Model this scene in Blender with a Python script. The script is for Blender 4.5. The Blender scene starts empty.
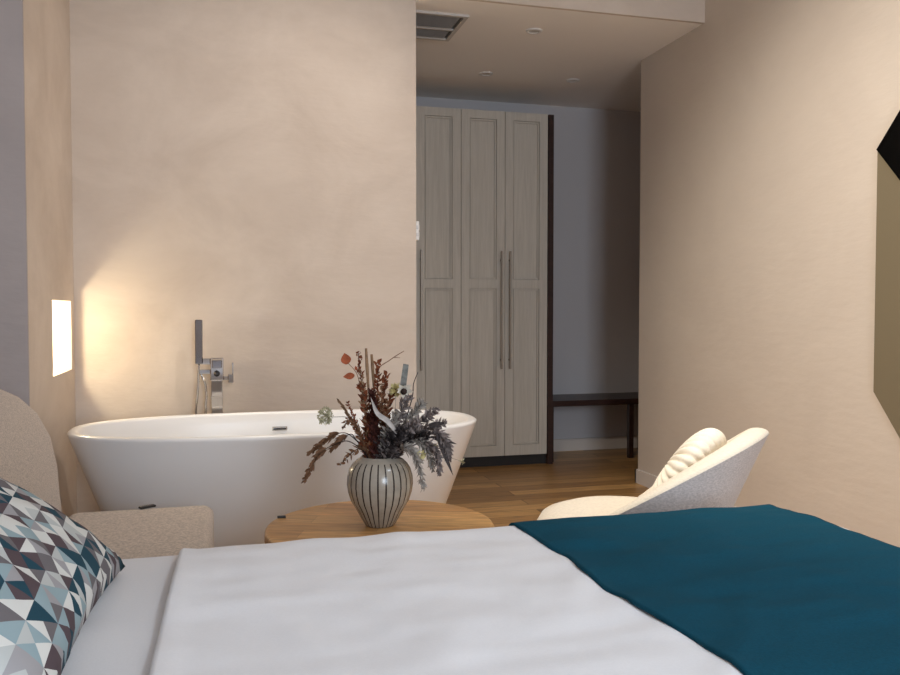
import bpy, bmesh, math, random
from mathutils import Vector, Matrix, noise
random.seed(7)
S = bpy.context.scene
COL = S.collection
PI = math.pi
YAW = math.radians(15.2)

# ------------------------------------------------------------------ materials
def nodes_of(name):
    m = bpy.data.materials.new(name); m.use_nodes = True
    nt = m.node_tree
    return m, nt, nt.nodes, nt.links, nt.nodes['Principled BSDF']

def plain(name, col, rough=.6, metal=0, spec=.5, bump=0, bscale=80, coat=0, var=0, vscale=6, sheen=0):
    m, nt, N, L, P = nodes_of(name)
    P.inputs['Base Color'].default_value = (*col, 1)
    P.inputs['Roughness'].default_value = rough
    P.inputs['Metallic'].default_value = metal
    P.inputs['Specular IOR Level'].default_value = spec
    P.inputs['Coat Weight'].default_value = coat
    P.inputs['Sheen Weight'].default_value = sheen
    if bump or var:
        tc = N.new('ShaderNodeTexCoord')
    if bump:
        n = N.new('ShaderNodeTexNoise'); n.inputs['Scale'].default_value = bscale; n.inputs['Detail'].default_value = 4
        b = N.new('ShaderNodeBump'); b.inputs['Strength'].default_value = bump; b.inputs['Distance'].default_value = .01
        L.new(tc.outputs['Object'], n.inputs['Vector']); L.new(n.outputs['Fac'], b.inputs['Height']); L.new(b.outputs['Normal'], P.inputs['Normal'])
    if var:
        n2 = N.new('ShaderNodeTexNoise'); n2.inputs['Scale'].default_value = vscale; n2.inputs['Detail'].default_value = 5
        r = N.new('ShaderNodeValToRGB')
        r.color_ramp.elements[0].position = .3; r.color_ramp.elements[1].position = .7
        r.color_ramp.elements[0].color = (*[c*(1-var) for c in col], 1)
        r.color_ramp.elements[1].color = (*[min(1, c*(1+var)) for c in col], 1)
        L.new(tc.outputs['Object'], n2.inputs['Vector']); L.new(n2.outputs['Fac'], r.inputs['Fac']); L.new(r.outputs['Color'], P.inputs['Base Color'])
    return m

def plaster(name, c1, c2, rough=.7):
    """trowelled clay plaster: two soft cloud layers, short streaks, faint relief"""
    m, nt, N, L, P = nodes_of(name)
    g = N.new('ShaderNodeNewGeometry')
    mp = N.new('ShaderNodeMapping'); mp.inputs['Scale'].default_value = (1.6, 1.6, 2.2)
    L.new(g.outputs['Position'], mp.inputs['Vector'])
    n1 = N.new('ShaderNodeTexNoise'); n1.inputs['Scale'].default_value = 1.1; n1.inputs['Detail'].default_value = 7; n1.inputs['Roughness'].default_value = .62
    n1.inputs['Distortion'].default_value = .5
    L.new(mp.outputs['Vector'], n1.inputs['Vector'])
    r = N.new('ShaderNodeValToRGB'); r.color_ramp.elements[0].position = .32; r.color_ramp.elements[1].position = .68
    r.color_ramp.elements[0].color = (*c1, 1); r.color_ramp.elements[1].color = (*c2, 1)
    L.new(n1.outputs['Fac'], r.inputs['Fac'])
    L.new(r.outputs['Color'], P.inputs['Base Color'])
    n2 = N.new('ShaderNodeTexNoise'); n2.inputs['Scale'].default_value = 9; n2.inputs['Detail'].default_value = 6
    mp2 = N.new('ShaderNodeMapping'); mp2.inputs['Scale'].default_value = (1, 1, 3)
    L.new(g.outputs['Position'], mp2.inputs['Vector']); L.new(mp2.outputs['Vector'], n2.inputs['Vector'])
    b = N.new('ShaderNodeBump'); b.inputs['Strength'].default_value = .22; b.inputs['Distance'].default_value = .01
    L.new(n2.outputs['Fac'], b.inputs['Height']); L.new(b.outputs['Normal'], P.inputs['Normal'])
    P.inputs['Roughness'].default_value = rough
    P.inputs['Specular IOR Level'].default_value = .25
    return m

def wood(name, c1, c2, scale=(1, 12, 12), rough=.5, grain=.5, spec=.4, bump=.08):
    m, nt, N, L, P = nodes_of(name)
    tc = N.new('ShaderNodeTexCoord')
    mp = N.new('ShaderNodeMapping'); mp.inputs['Scale'].default_value = scale
    L.new(tc.outputs['Object'], mp.inputs['Vector'])
    n = N.new('ShaderNodeTexNoise'); n.inputs['Scale'].default_value = 3; n.inputs['Detail'].default_value = 8; n.inputs['Distortion'].default_value = 1.2
    n.inputs['Roughness'].default_value = .65
    L.new(mp.outputs['Vector'], n.inputs['Vector'])
    r = N.new('ShaderNodeValToRGB'); r.color_ramp.elements[0].position = .5-.25*grain-.05; r.color_ramp.elements[1].position = .5+.25*grain
    r.color_ramp.elements[0].color = (*c1, 1); r.color_ramp.elements[1].color = (*c2, 1)
    L.new(n.outputs['Fac'], r.inputs['Fac']); L.new(r.outputs['Color'], P.inputs['Base Color'])
    b = N.new('ShaderNodeBump'); b.inputs['Strength'].default_value = bump; b.inputs['Distance'].default_value = .01
    L.new(n.outputs['Fac'], b.inputs['Height']); L.new(b.outputs['Normal'], P.inputs['Normal'])
    P.inputs['Roughness'].default_value = rough; P.inputs['Specular IOR Level'].default_value = spec
    return m

def planks(name, cols, bw, bh, rough=.35, rot=0, grain=(1.5, 22, 1), gap=.004, vec='Object', spec=.5):
    """staves of varying tone with grain"""
    m, nt, N, L, P = nodes_of(name)
    tc = N.new('ShaderNodeTexCoord')
    mp = N.new('ShaderNodeMapping'); mp.inputs['Rotation'].default_value = (0, 0, rot)
    L.new(tc.outputs[vec], mp.inputs['Vector'])
    br = N.new('ShaderNodeTexBrick'); br.inputs['Scale'].default_value = 1
    br.inputs['Brick Width'].default_value = bw; br.inputs['Row Height'].default_value = bh
    br.inputs['Mortar Size'].default_value = gap*.5; br.inputs['Mortar Smooth'].default_value = .2
    br.inputs['Bias'].default_value = 0; br.offset = .37; br.offset_frequency = 2
    br.inputs['Color1'].default_value = (0, 0, 0, 1); br.inputs['Color2'].default_value = (1, 1, 1, 1); br.inputs['Mortar'].default_value = (.5, .5, .5, 1)
    L.new(mp.outputs['Vector'], br.inputs['Vector'])
    r = N.new('ShaderNodeValToRGB'); e = r.color_ramp.elements
    e[0].color = (*cols[0], 1); e[1].color = (*cols[-1], 1)
    for i in range(1, len(cols)-1):
        x = e.new(i/(len(cols)-1)); x.color = (*cols[i], 1)
    L.new(br.outputs['Color'], r.inputs['Fac'])
    mp2 = N.new('ShaderNodeMapping'); mp2.inputs['Scale'].default_value = grain; L.new(mp.outputs['Vector'], mp2.inputs['Vector'])
    n = N.new('ShaderNodeTexNoise'); n.inputs['Scale'].default_value = 3; n.inputs['Detail'].default_value = 7; n.inputs['Distortion'].default_value = .8
    L.new(mp2.outputs['Vector'], n.inputs['Vector'])
    mr = N.new('ShaderNodeMapRange'); mr.inputs['From Min'].default_value = .3; mr.inputs['From Max'].default_value = .7
    mr.inputs['To Min'].default_value = .66; mr.inputs['To Max'].default_value = 1.2
    L.new(n.outputs['Fac'], mr.inputs['Value'])
    mx = N.new('ShaderNodeMix'); mx.data_type = 'RGBA'; mx.blend_type = 'MULTIPLY'; mx.inputs[0].default_value = 1
    L.new(r.outputs['Color'], mx.inputs[6]); L.new(mr.outputs['Result'], mx.inputs[7])
    mg = N.new('ShaderNodeMix'); mg.data_type = 'RGBA'; mg.inputs[7].default_value = (.02, .012, .007, 1)
    L.new(br.outputs['Fac'], mg.inputs[0]); L.new(mx.outputs[2], mg.inputs[6])
    L.new(mg.outputs[2], P.inputs['Base Color'])
    P.inputs['Roughness'].default_value = rough; P.inputs['Specular IOR Level'].default_value = spec
    b = N.new('ShaderNodeBump'); b.inputs['Strength'].default_value = .1; b.inputs['Distance'].default_value = .004
    L.new(n.outputs['Fac'], b.inputs['Height']); L.new(b.outputs['Normal'], P.inputs['Normal'])
    return m

def fabric(name, col, weave=420, rough=.95, bump=.25, var=.12, sheen=.2, col2=None):
    """woven cloth: fine crossed threads with a mottled tone"""
    m, nt, N, L, P = nodes_of(name)
    tc = N.new('ShaderNodeTexCoord')
    n = N.new('ShaderNodeTexNoise'); n.inputs['Scale'].default_value = weave; n.inputs['Detail'].default_value = 3
    mp = N.new('ShaderNodeMapping'); mp.inputs['Scale'].default_value = (.5, .5, 1)
    L.new(tc.outputs['Object'], mp.inputs['Vector']); L.new(mp.outputs['Vector'], n.inputs['Vector'])
    r = N.new('ShaderNodeValToRGB'); r.color_ramp.elements[0].position = .34; r.color_ramp.elements[1].position = .66
    a = [c*(1-var) for c in col]; bcol = col2 or [min(1, c*(1+var)) for c in col]
    r.color_ramp.elements[0].color = (*a, 1); r.color_ramp.elements[1].color = (*bcol, 1)
    L.new(n.outputs['Fac'], r.inputs['Fac']); L.new(r.outputs['Color'], P.inputs['Base Color'])
    b = N.new('ShaderNodeBump'); b.inputs['Strength'].default_value = bump; b.inputs['Distance'].default_value = .003
    L.new(n.outputs['Fac'], b.inputs['Height']); L.new(b.outputs['Normal'], P.inputs['Normal'])
    P.inputs['Roughness'].default_value = rough; P.inputs['Specular IOR Level'].default_value = .15
    P.inputs['Sheen Weight'].default_value = sheen
    return m

def emissive(name, col, strength):
    m, nt, N, L, P = nodes_of(name)
    P.inputs['Base Color'].default_value = (*col, 1)
    P.inputs['Emission Color'].default_value = (*col, 1); P.inputs['Emission Strength'].default_value = strength
    return m

def math_node(N, L, op, a, b=None):
    n = N.new('ShaderNodeMath'); n.operation = op
    for i, v in enumerate((a, b)):
        if v is None: continue
        if isinstance(v, (int, float)): n.inputs[i].default_value = v
        else: L.new(v, n.inputs[i])
    return n.outputs[0]

def triangle_print(name, cells):
    """cotton printed with little triangles: square cells cut by alternating diagonals"""
    m, nt, N, L, P = nodes_of(name)
    tc = N.new('ShaderNodeTexCoord')
    mp = N.new('ShaderNodeMapping'); mp.inputs['Scale'].default_value = (cells, cells, 1); mp.inputs['Rotation'].default_value = (0, 0, math.radians(38))
    L.new(tc.outputs['UV'], mp.inputs['Vector'])
    sp = N.new('ShaderNodeSeparateXYZ'); L.new(mp.outputs['Vector'], sp.inputs[0])
    M = lambda op, a, b=None: math_node(N, L, op, a, b)
    u, v = sp.outputs[0], sp.outputs[1]
    iu, iv = M('FLOOR', u), M('FLOOR', v)
    fu, fv = M('SUBTRACT', u, iu), M('SUBTRACT', v, iv)
    par = M('FLOORED_MODULO', M('ADD', iu, iv), 2)
    d1 = M('GREATER_THAN', fu, fv)
    d2 = M('GREATER_THAN', M('ADD', fu, fv), 1)
    tri = M('ADD', M('MULTIPLY', d1, par), M('MULTIPLY', d2, M('SUBTRACT', 1, par)))
    cb = N.new('ShaderNodeCombineXYZ'); L.new(iu, cb.inputs[0]); L.new(iv, cb.inputs[1]); L.new(tri, cb.inputs[2])
    wn = N.new('ShaderNodeTexWhiteNoise'); wn.noise_dimensions = '3D'; L.new(cb.outputs[0], wn.inputs['Vector'])
    r = N.new('ShaderNodeValToRGB'); r.color_ramp.interpolation = 'CONSTANT'; e = r.color_ramp.elements
    pal = [(0, (.66, .66, .63)), (.2, (.28, .37, .40)), (.35, (.34, .33, .34)), (.5, (.095, .068, .076)), (.67, (.016, .058, .085)), (.81, (.48, .50, .49)), (.9, (.15, .137, .145))]
    e[0].color = (*pal[0][1], 1); e[1].position = pal[1][0]; e[1].color = (*pal[1][1], 1)
    for p, c in pal[2:]:
        x = e.new(p); x.color = (*c, 1)
    L.new(wn.outputs['Value'], r.inputs['Fac']); L.new(r.outputs['Color'], P.inputs['Base Color'])
    P.inputs['Roughness'].default_value = .85; P.inputs['Specular IOR Level'].default_value = .2
    return m

def striped_glaze(name, n_str, zmax):
    m, nt, N, L, P = nodes_of(name)
    tc = N.new('ShaderNodeTexCoord'); sp = N.new('ShaderNodeSeparateXYZ'); L.new(tc.outputs['Object'], sp.inputs[0])
    M = lambda op, a, b=None: math_node(N, L, op, a, b)
    ang = M('ARCTAN2', sp.outputs[1], sp.outputs[0])
    fr = M('FRACT', M('MULTIPLY', M('ADD', ang, PI), n_str/(2*PI)))
    st = M('LESS_THAN', M('ABSOLUTE', M('SUBTRACT', fr, .5)), .1)
    below = M('LESS_THAN', sp.outputs[2], zmax)
    f = M('MULTIPLY', st, below)
    n = N.new('ShaderNodeTexNoise'); n.inputs['Scale'].default_value = 60; L.new(tc.outputs['Object'], n.inputs['Vector'])
    r = N.new('ShaderNodeValToRGB'); r.color_ramp.elements[0].color = (.26, .222, .178, 1); r.color_ramp.elements[1].color = (.39, .345, .285, 1)
    L.new(n.outputs['Fac'], r.inputs['Fac'])
    mx = N.new('ShaderNodeMix'); mx.data_type = 'RGBA'; mx.inputs[7].default_value = (.03, .022, .018, 1)
    L.new(f, mx.inputs[0]); L.new(r.outputs['Color'], mx.inputs[6]); L.new(mx.outputs[2], P.inputs['Base Color'])
    P.inputs['Roughness'].default_value = .22
    return m

M = {}
M['plaster'] = plaster('clay_plaster', (.55, .462, .39), (.67, .58, .50))
M['plaster_right'] = plaster('smooth_plaster', (.58, .50, .425), (.62, .54, .46))
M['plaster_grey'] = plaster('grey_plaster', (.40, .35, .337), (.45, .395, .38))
M['paint'] = plain('ceiling_paint', (.80, .76, .71), .9, bump=.03, bscale=200)
M['paint_light'] = plain('hall_ceiling_paint', (.90, .86, .82), .9)
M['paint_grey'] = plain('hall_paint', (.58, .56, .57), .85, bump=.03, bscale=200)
M['paint_bounce_cut'] = plain('bounce_cut_paint', (.26, .19, .125), .85)  # dark brown on an unseen wall, cuts bounce light to deepen the hall shadow
M['trim'] = plain('trim_paint', (.66, .60, .55), .5)
M['floor'] = planks('oak_floor', [(.25, .125, .04), (.44, .24, .085), (.60, .345, .13), (.30, .155, .053)], 1.6, .115, rough=.38)
M['table_wood'] = planks('oak_top', [(.52, .27, .095), (.62, .36, .14), (.42, .21, .07), (.57, .31, .115)], .5, .075, rough=.42, rot=math.radians(20), grain=(3, 30, 1), gap=.0006)
M['table_edge'] = wood('oak_edge', (.36, .19, .075), (.48, .27, .11), (6, 6, 30), .5)
M['ash'] = wood('grey_ash', (.46, .425, .37), (.60, .56, .495), (14, 14, .7), .6, .9, .25)
M['wenge'] = wood('dark_wood', (.022, .011, .009), (.05, .023, .018), (1.5, 14, 14), .35, .9)
M['plinth'] = plain('plinth_black', (.012, .01, .01), .6)
M['steel'] = plain('brushed_steel', (.27, .24, .205), .4, 1)
M['chrome'] = plain('chrome', (.58, .58, .60), .07, 1)
M['chrome_reflect_dark'] = plain('chrome_dark_reflections', (.30, .30, .33), .1, 1)  # chrome with dark reflections put into its base colour
M['chrome_dark'] = plain('dark_slot', (.06, .06, .065), .3, .6)
M['tub'] = plain('stone_resin', (.80, .79, .78), .28, spec=.45)
M['white_cloth'] = fabric('white_cotton', (.78, .78, .80), 500, bump=.06, var=.015, sheen=.1)
M['sheet'] = fabric('sheet_cotton', (.76, .76, .78), 500, bump=.06, var=.015, sheen=.1)
M['teal'] = fabric('teal_cloth', (.003, .056, .092), 480, bump=.15, var=.10, sheen=0)
M['beige'] = fabric('beige_linen', (.52, .435, .36), 300, bump=.35, var=.22)
M['cream'] = fabric('cream_boucle', (.74, .66, .54), 260, bump=.3, var=.06)
M['cream2'] = fabric('cream_velvet', (.80, .73, .61), 300, bump=.1, var=.04)
M['shellshade'] = fabric('shaded_linen', (.56, .515, .50), 300, bump=.3, var=.16)  # armchair outside, shade put into the colour by greying the cloth
M['print'] = triangle_print('triangle_print', 16)
M['glaze'] = striped_glaze('striped_glaze', 26, .168)
M['inside_dark'] = plain('unglazed', (.12, .10, .09), .8)
M['black'] = plain('black_plastic', (.012, .012, .013), .4)
M['blackgloss'] = plain('black_glass', (.002, .002, .002), .25, spec=.1)
M['olive'] = plain('smoked_panel', (.185, .15, .095), .5, spec=.2)
M['white_plastic'] = plain('white_plastic', (.75, .74, .73), .35)
M['ventgrey'] = plain('vent_metal', (.58, .58, .59), .45, .1)
M['ventback'] = plain('vent_shadow', (.10, .10, .10), .7)
M['ventframe'] = plain('vent_frame', (.55, .52, .49), .5)
M['lens'] = plain('lamp_lens', (.62, .60, .57), .25)
M['glow'] = emissive('warm_lamp', (1, .86, .62), 9)
M['niche'] = plain('niche_paint', (.85, .82, .76), .6)
def leafmat(n, c, v=.3): return plain(n, c, .75, var=v, vscale=90, spec=.2)
M['rust'] = leafmat('rust_leaf', (.18, .052, .022)); M['orange'] = leafmat('orange_leaf', (.30, .075, .03), .25)
M['maroon'] = leafmat('maroon_leaf', (.055, .016, .012)); M['tan'] = leafmat('tan_stem', (.25, .15, .085))
M['brown'] = leafmat('brown_leaf', (.17, .085, .045)); M['grey'] = leafmat('grey_leaf', (.20, .165, .155), .55)
M['greydark'] = leafmat('dark_grey_leaf', (.05, .04, .039), .5); M['palegrey'] = leafmat('pale_grey_leaf', (.32, .285, .25), .3)
M['silver'] = leafmat('silver_leaf', (.44, .40, .37), .15); M['bluegrey'] = leafmat('blue_grey_leaf', (.19, .19, .175), .35)
M['palegreen'] = leafmat('pale_green_head', (.46, .43, .28), .2); M['yellow'] = leafmat('yellow_bloom', (.60, .52, .25), .2)
M['offwhite'] = leafmat('off_white_bloom', (.62, .56, .47), .15); M['darkstem'] = leafmat('dark_stem', (.03, .018, .014))

# ------------------------------------------------------------------ mesh helpers
def link(name, bm, mat, parent=None, smooth=False, loc=None, bevel=0, segs=2):
    me = bpy.data.meshes.new(name)
    bmesh.ops.recalc_face_normals(bm, faces=bm.faces[:])
    if smooth:
        for f in bm.faces: f.smooth = True
    bm.to_mesh(me); bm.free()
    o = bpy.data.objects.new(name, me); COL.objects.link(o)
    for mm in (mat if isinstance(mat, (list, tuple)) else [mat]): me.materials.append(mm)
    if parent is not None: o.parent = parent
    if loc is not None: o.location = loc
    if bevel:
        b = o.modifiers.new('bevel', 'BEVEL'); b.width = bevel; b.segments = segs; b.limit_method = 'ANGLE'
    return o

def thing(name, label, cat, loc=(0, 0, 0), rz=0, group=None):
    o = bpy.data.objects.new(name, None); COL.objects.link(o)
    o.location = loc; o.rotation_euler = (0, 0, rz); o.empty_display_size = .1
    o['label'] = label; o['category'] = cat; o['kind'] = 'thing'
    if group: o['group'] = group
    return o

def tag(o, label, cat, group=None):
    o['label'] = label; o['category'] = cat; o['kind'] = 'thing'
    if group: o['group'] = group
    return o

def struct(name, bm, mat, smooth=False):
    o = link(name, bm, mat, smooth=smooth); o['kind'] = 'structure'; return o

def box(bm, x0, x1, y0, y1, z0, z1):
    vs = [bm.verts.new((x, y, z)) for x in (x0, x1) for y in (y0, y1) for z in (z0, z1)]
    for f in ((0, 1, 3, 2), (4, 6, 7, 5), (0, 4, 5, 1), (2, 3, 7, 6), (0, 2, 6, 4), (1, 5, 7, 3)):
        bm.faces.new([vs[i] for i in f])

def bx(*a):
    bm = bmesh.new(); box(bm, *a); return bm

def tube(bm, pts, r, seg=8, cap=True):
    pts = [Vector(p) for p in pts]; n = len(pts)
    rs = r if isinstance(r, (list, tuple)) else [r]*n
    rings = []; up = None
    for i, p in enumerate(pts):
        t = (pts[min(i+1, n-1)]-pts[max(i-1, 0)]).normalized()
        if up is None:
            up = Vector((0, 0, 1)) if abs(t.z) < .9 else Vector((1, 0, 0))
        a = t.cross(up).normalized(); up = a.cross(t).normalized()
        rings.append([bm.verts.new(p + a*math.cos(2*PI*k/seg)*rs[i] + up*math.sin(2*PI*k/seg)*rs[i]) for k in range(seg)])
    for A, B in zip(rings, rings[1:]):
        for k in range(seg):
            bm.faces.new((A[k], A[(k+1) % seg], B[(k+1) % seg], B[k]))
    if cap:
        bm.faces.new(rings[0][::-1]); bm.faces.new(rings[-1])

def bez(pts, n=14):
    """Catmull-Rom through pts"""
    P = [Vector(p) for p in pts]; P = [P[0]*2-P[1]] + P + [P[-1]*2-P[-2]]
    out = []
    m = len(P)-3
    for i in range(m):
        a, b, c, d = P[i:i+4]
        for k in range(n):
            t = k/n
            out.append(.5*((2*b)+(c-a)*t+(2*a-5*b+4*c-d)*t*t+(3*b-a-3*c+d)*t**3))
    out.append(P[-2]); return out

def lathe(bm, prof, seg=48, mat=None):
    rings = []
    for r, z in prof:
        if r < 1e-6: rings.append([bm.verts.new((0, 0, z))])
        else: rings.append([bm.verts.new((r*math.cos(2*PI*k/seg), r*math.sin(2*PI*k/seg), z)) for k in range(seg)])
    for A, B in zip(rings, rings[1:]):
        for k in range(seg):
            q = [A[k % len(A)], A[(k+1) % len(A)], B[(k+1) % len(B)], B[k % len(B)]]
            q = list(dict.fromkeys(q))
            if len(q) > 2:
                f = bm.faces.new(q)
                if mat is not None: f.material_index = mat(A[0].co.z, B[0].co.z)

def cyl(bm, c0, c1, r, seg=24):
    tube(bm, [c0, c1], r, seg)

def se(a, b, n, k, seg):
    """superellipse point"""
    t = 2*PI*k/seg; c, s = math.cos(t), math.sin(t)
    return (a*math.copysign(abs(c)**(2/n), c), b*math.copysign(abs(s)**(2/n), s))

def polyprism(bm, pts, d):
    """pts: list of Vector (planar outline); d: thickness vector"""
    A = [bm.verts.new(p) for p in pts]; B = [bm.verts.new(Vector(p)+d) for p in pts]
    bm.faces.new(A[::-1]); bm.faces.new(B)
    n = len(A)
    for i in range(n): bm.faces.new((A[i], A[(i+1) % n], B[(i+1) % n], B[i]))

# ------------------------------------------------------------------ the setting
XR = 2.445          # right wall plane
XA = -.634         # alcove side wall plane
YT = 4.05          # wall behind the bathtub
YJ = 3.133         # short wall that faces the bed
XH = -1.12         # wall at the bed head
YB = -2.3          # wall behind the viewpoint
ZC = 2.86; ZL = 2.552
YBEAM = 3.93
struct('floor', bx(-1.4, 3.3, YB-.2, 6.1, -.1, 0), M['floor'])
struct('ceiling', bx(XH-.1, XR+.15, YB-.2, YT+.15, ZC, ZC+.12), M['paint'])
bm = bx(.93, 3.3, YBEAM+.02, 6.1, ZL, ZC-.002); box(bm, .35, .93, YT+.152, 6.1, ZL, ZC-.002)
struct('ceiling_hall', bm, M['paint_light'])
struct('trim_1', bx(.93, XR, YBEAM, YBEAM+.02, ZL, ZC), M['plaster'])   # plastered face of the dropped ceiling
struct('wall_back', bx(XA-.25, .928, YT, YT+.15, 0, ZC), M['plaster'])
# alcove side wall with the niche opening
NY0, NY1, NZ0, NZ1, ND = 3.548, 3.97, .797, 1.095, .20
bm = bmesh.new()
W = .24
box(bm, XA-W, XA, YJ, NY0, 0, ZC); box(bm, XA-W, XA, NY1, YT, 0, ZC)
box(bm, XA-W, XA, NY0, NY1, 0, NZ0); box(bm, XA-W, XA, NY0, NY1, NZ1, ZC)
struct('wall_left', bm, M['plaster'])
bm = bx(XA-W, XA-ND, NY0, NY1, NZ0, NZ1)
struct('trim_2', bm, M['niche'])
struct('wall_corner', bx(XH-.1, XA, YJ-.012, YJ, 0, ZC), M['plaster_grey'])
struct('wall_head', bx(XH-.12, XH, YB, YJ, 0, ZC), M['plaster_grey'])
struct('wall_right', bx(XR, XR+.15, YB, 4.62, 0, ZC), M['plaster_right'])
struct('wall_hall_right', bx(3.12, 3.25, 4.62, 5.95, 0, ZL), M['paint_bounce_cut'])
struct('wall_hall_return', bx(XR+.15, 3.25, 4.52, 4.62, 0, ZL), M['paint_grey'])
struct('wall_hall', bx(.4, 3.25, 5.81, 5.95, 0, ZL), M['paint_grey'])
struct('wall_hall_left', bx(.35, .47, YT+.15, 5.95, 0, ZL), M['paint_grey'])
# wall behind the viewpoint, with the window
WX0, WX1, WZ0, WZ1 = .1, 1.7, .75, 2.35
bm = bmesh.new()
box(bm, XH, WX0, YB-.15, YB, 0, ZC); box(bm, WX1, XR, YB-.15, YB, 0, ZC)
box(bm, WX0, WX1, YB-.15, YB, 0, WZ0); box(bm, WX0, WX1, YB-.15, YB, WZ1, ZC)
struct('wall_front', bm, M['paint'])
bm = bmesh.new()
box(bm, WX0, WX0+.05, YB-.1, YB-.04, WZ0, WZ1); box(bm, WX1-.05, WX1, YB-.1, YB-.04, WZ0, WZ1)
box(bm, WX0, WX1, YB-.1, YB-.04, WZ0, WZ0+.05); box(bm, WX0, WX1, YB-.1, YB-.04, WZ1-.05, WZ1)
struct('window_1', bm, M['trim'])
# skirting
bm = bx(XR-.014, XR, YB, 4.634, 0, .083); box(bm, XR-.014, XR+.16, 4.62, 4.634, 0, .083)
struct('baseboard_right', bm, M['trim'])
struct('baseboard_hall', bx(2.2, 3.12, 5.795, 5.81, 0, .09), M['trim'])

# ------------------------------------------------------------------ wall light in the niche
t = thing('wall_light', 'glowing rectangular niche light recessed in the plaster wall left of the bathtub', 'light', (XA-.10, 3.76, NZ1))
bm = bmesh.new(); box(bm, -.03, .03, -.06, .06, -.008, -.0005); link('lamp_base', bm, M['white_plastic'], t, bevel=.004)
bm = bmesh.new(); bmesh.ops.create_uvsphere(bm, u_segments=20, v_segments=12, radius=.014)
link('bulb', bm, M['glow'], t, True, loc=(0, 0, -.1))
link('lamp_stem', bx(-.004, .004, -.004, .004, -.09, -.006), M['white_plastic'], t)
# ------------------------------------------------------------------ bathtub
TX, TY = .238, 3.478
tub = thing('bathtub', 'white oval freestanding bathtub with tapering sides in front of the plaster wall', 'bathtub', (TX, TY, 0))
bm = bmesh.new(); SEG = 120
def ab_out(z):
    k = (z/.6)**.93
    return .572+.238*k, .275+.107*k
rings = []
for z in (0, .05, .12, .2, .3, .4, .5, .565, .585):
    a, b = ab_out(z); rings.append((a, b, z, 2.55))
a, b = ab_out(.6)
rings += [(a-.003, b-.003, .593, 2.55), (a-.009, b-.009, .5985, 2.55), (a-.02, b-.02, .600, 2.55), (a-.032, b-.032, .5995, 2.55), (a-.038, b-.038, .596, 2.55), (a-.043, b-.043, .588, 2.55)]
for z in (.55, .48, .4, .3, .24, .21):
    k = ((z-.2)/.4)**.6 if z > .2 else 0
    rings.append((a-.043-.20*(1-k), b-.043-.085*(1-k), z, 2.5))
rings += [(a-.34, b-.2, .185, 2.4), (a-.5, b-.28, .18, 2.2)]
vr = [[bm.verts.new((*se(A, B, n, k, SEG), z)) for k in range(SEG)] for A, B, z, n in rings]
for Aa, Bb in zip(vr, vr[1:]):
    for k in range(SEG): bm.faces.new((Aa[k], Aa[(k+1) % SEG], Bb[(k+1) % SEG], Bb[k]))
bm.faces.new(vr[0][::-1]); bm.faces.new(vr[-1])
link('tub_shell', bm, M['tub'], tub, True)
# overflow on the far inner side
k = ((.525-.2)/.4)**.6; yb = b-.043-.085*(1-k)
bm = bx(-.033, .033, -.006, .02, -.009, .009); ov = link('overflow', bm, M['chrome'], tub, loc=(.008, yb-.004, .527), bevel=.002)
bm = bx(-.028, .028, -.0075, -.004, -.005, .004); link('slot', bm, M['chrome_dark'], ov)

# ------------------------------------------------------------------ bath tap
FY = 3.975
fa = thing('bath_tap', 'chrome floor standing bath tap with upright hand shower behind the bathtub', 'tap', (-.024, FY, 0))
link('base_plate', bx(-.06, .06, -.05, .05, 0, .012), M['chrome'], fa, bevel=.003)
link('column', bx(-.025, .025, -.014, .014, .012, .735), M['chrome'], fa, bevel=.003)
link('collar', bx(-.0265, .0265, -.0155, .0155, .655, .663), M['chrome'], fa, bevel=.001)
link('mixer_body', bx(-.028, .03, -.03, .03, .735, .838), M['chrome'], fa, bevel=.004)
bm = bmesh.new(); cyl(bm, (0, -.03, .768), (0, -.036, .768), .014, 24); link('diverter_button', bm, M['chrome_dark'], fa, True)
link('spout', bx(-.02, .024, -.16, -.03, .80, .836), M['chrome_reflect_dark'], fa, bevel=.004)
h = link('handle', bx(.05, .074, -.02, .02, .722, .762), M['chrome'], fa, bevel=.003)
link('handle_stem', bx(.03, .05, -.009, .009, .735, .753), M['chrome'], h, bevel=.002)
link('lever', bx(.068, .074, -.008, .008, .762, .815), M['chrome'], h, bevel=.0015)
link('holder_arm', bx(-.09, -.028, -.014, .014, .808, .836), M['chrome'], fa, bevel=.003)
link('outlet_bar', bx(-.086, -.028, -.012, .012, .765, .785), M['chrome'], fa, bevel=.003)
link('hand_shower', bx(-.093, -.06, -.03, -.013, .812, 1.012), M['chrome_reflect_dark'], fa, bevel=.004)
bm = bmesh.new()
tube(bm, bez([(-.068, 0, .765), (-.048, 0, .70), (-.05, 0, .60), (-.052, 0, .40), (-.072, 0, .28), (-.095, 0, .40), (-.094, 0, .58), (-.083, -.01, .70), (-.078, -.02, .812)]), .0055, 10)
link('hose', bm, M['chrome'], fa, True)

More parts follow.
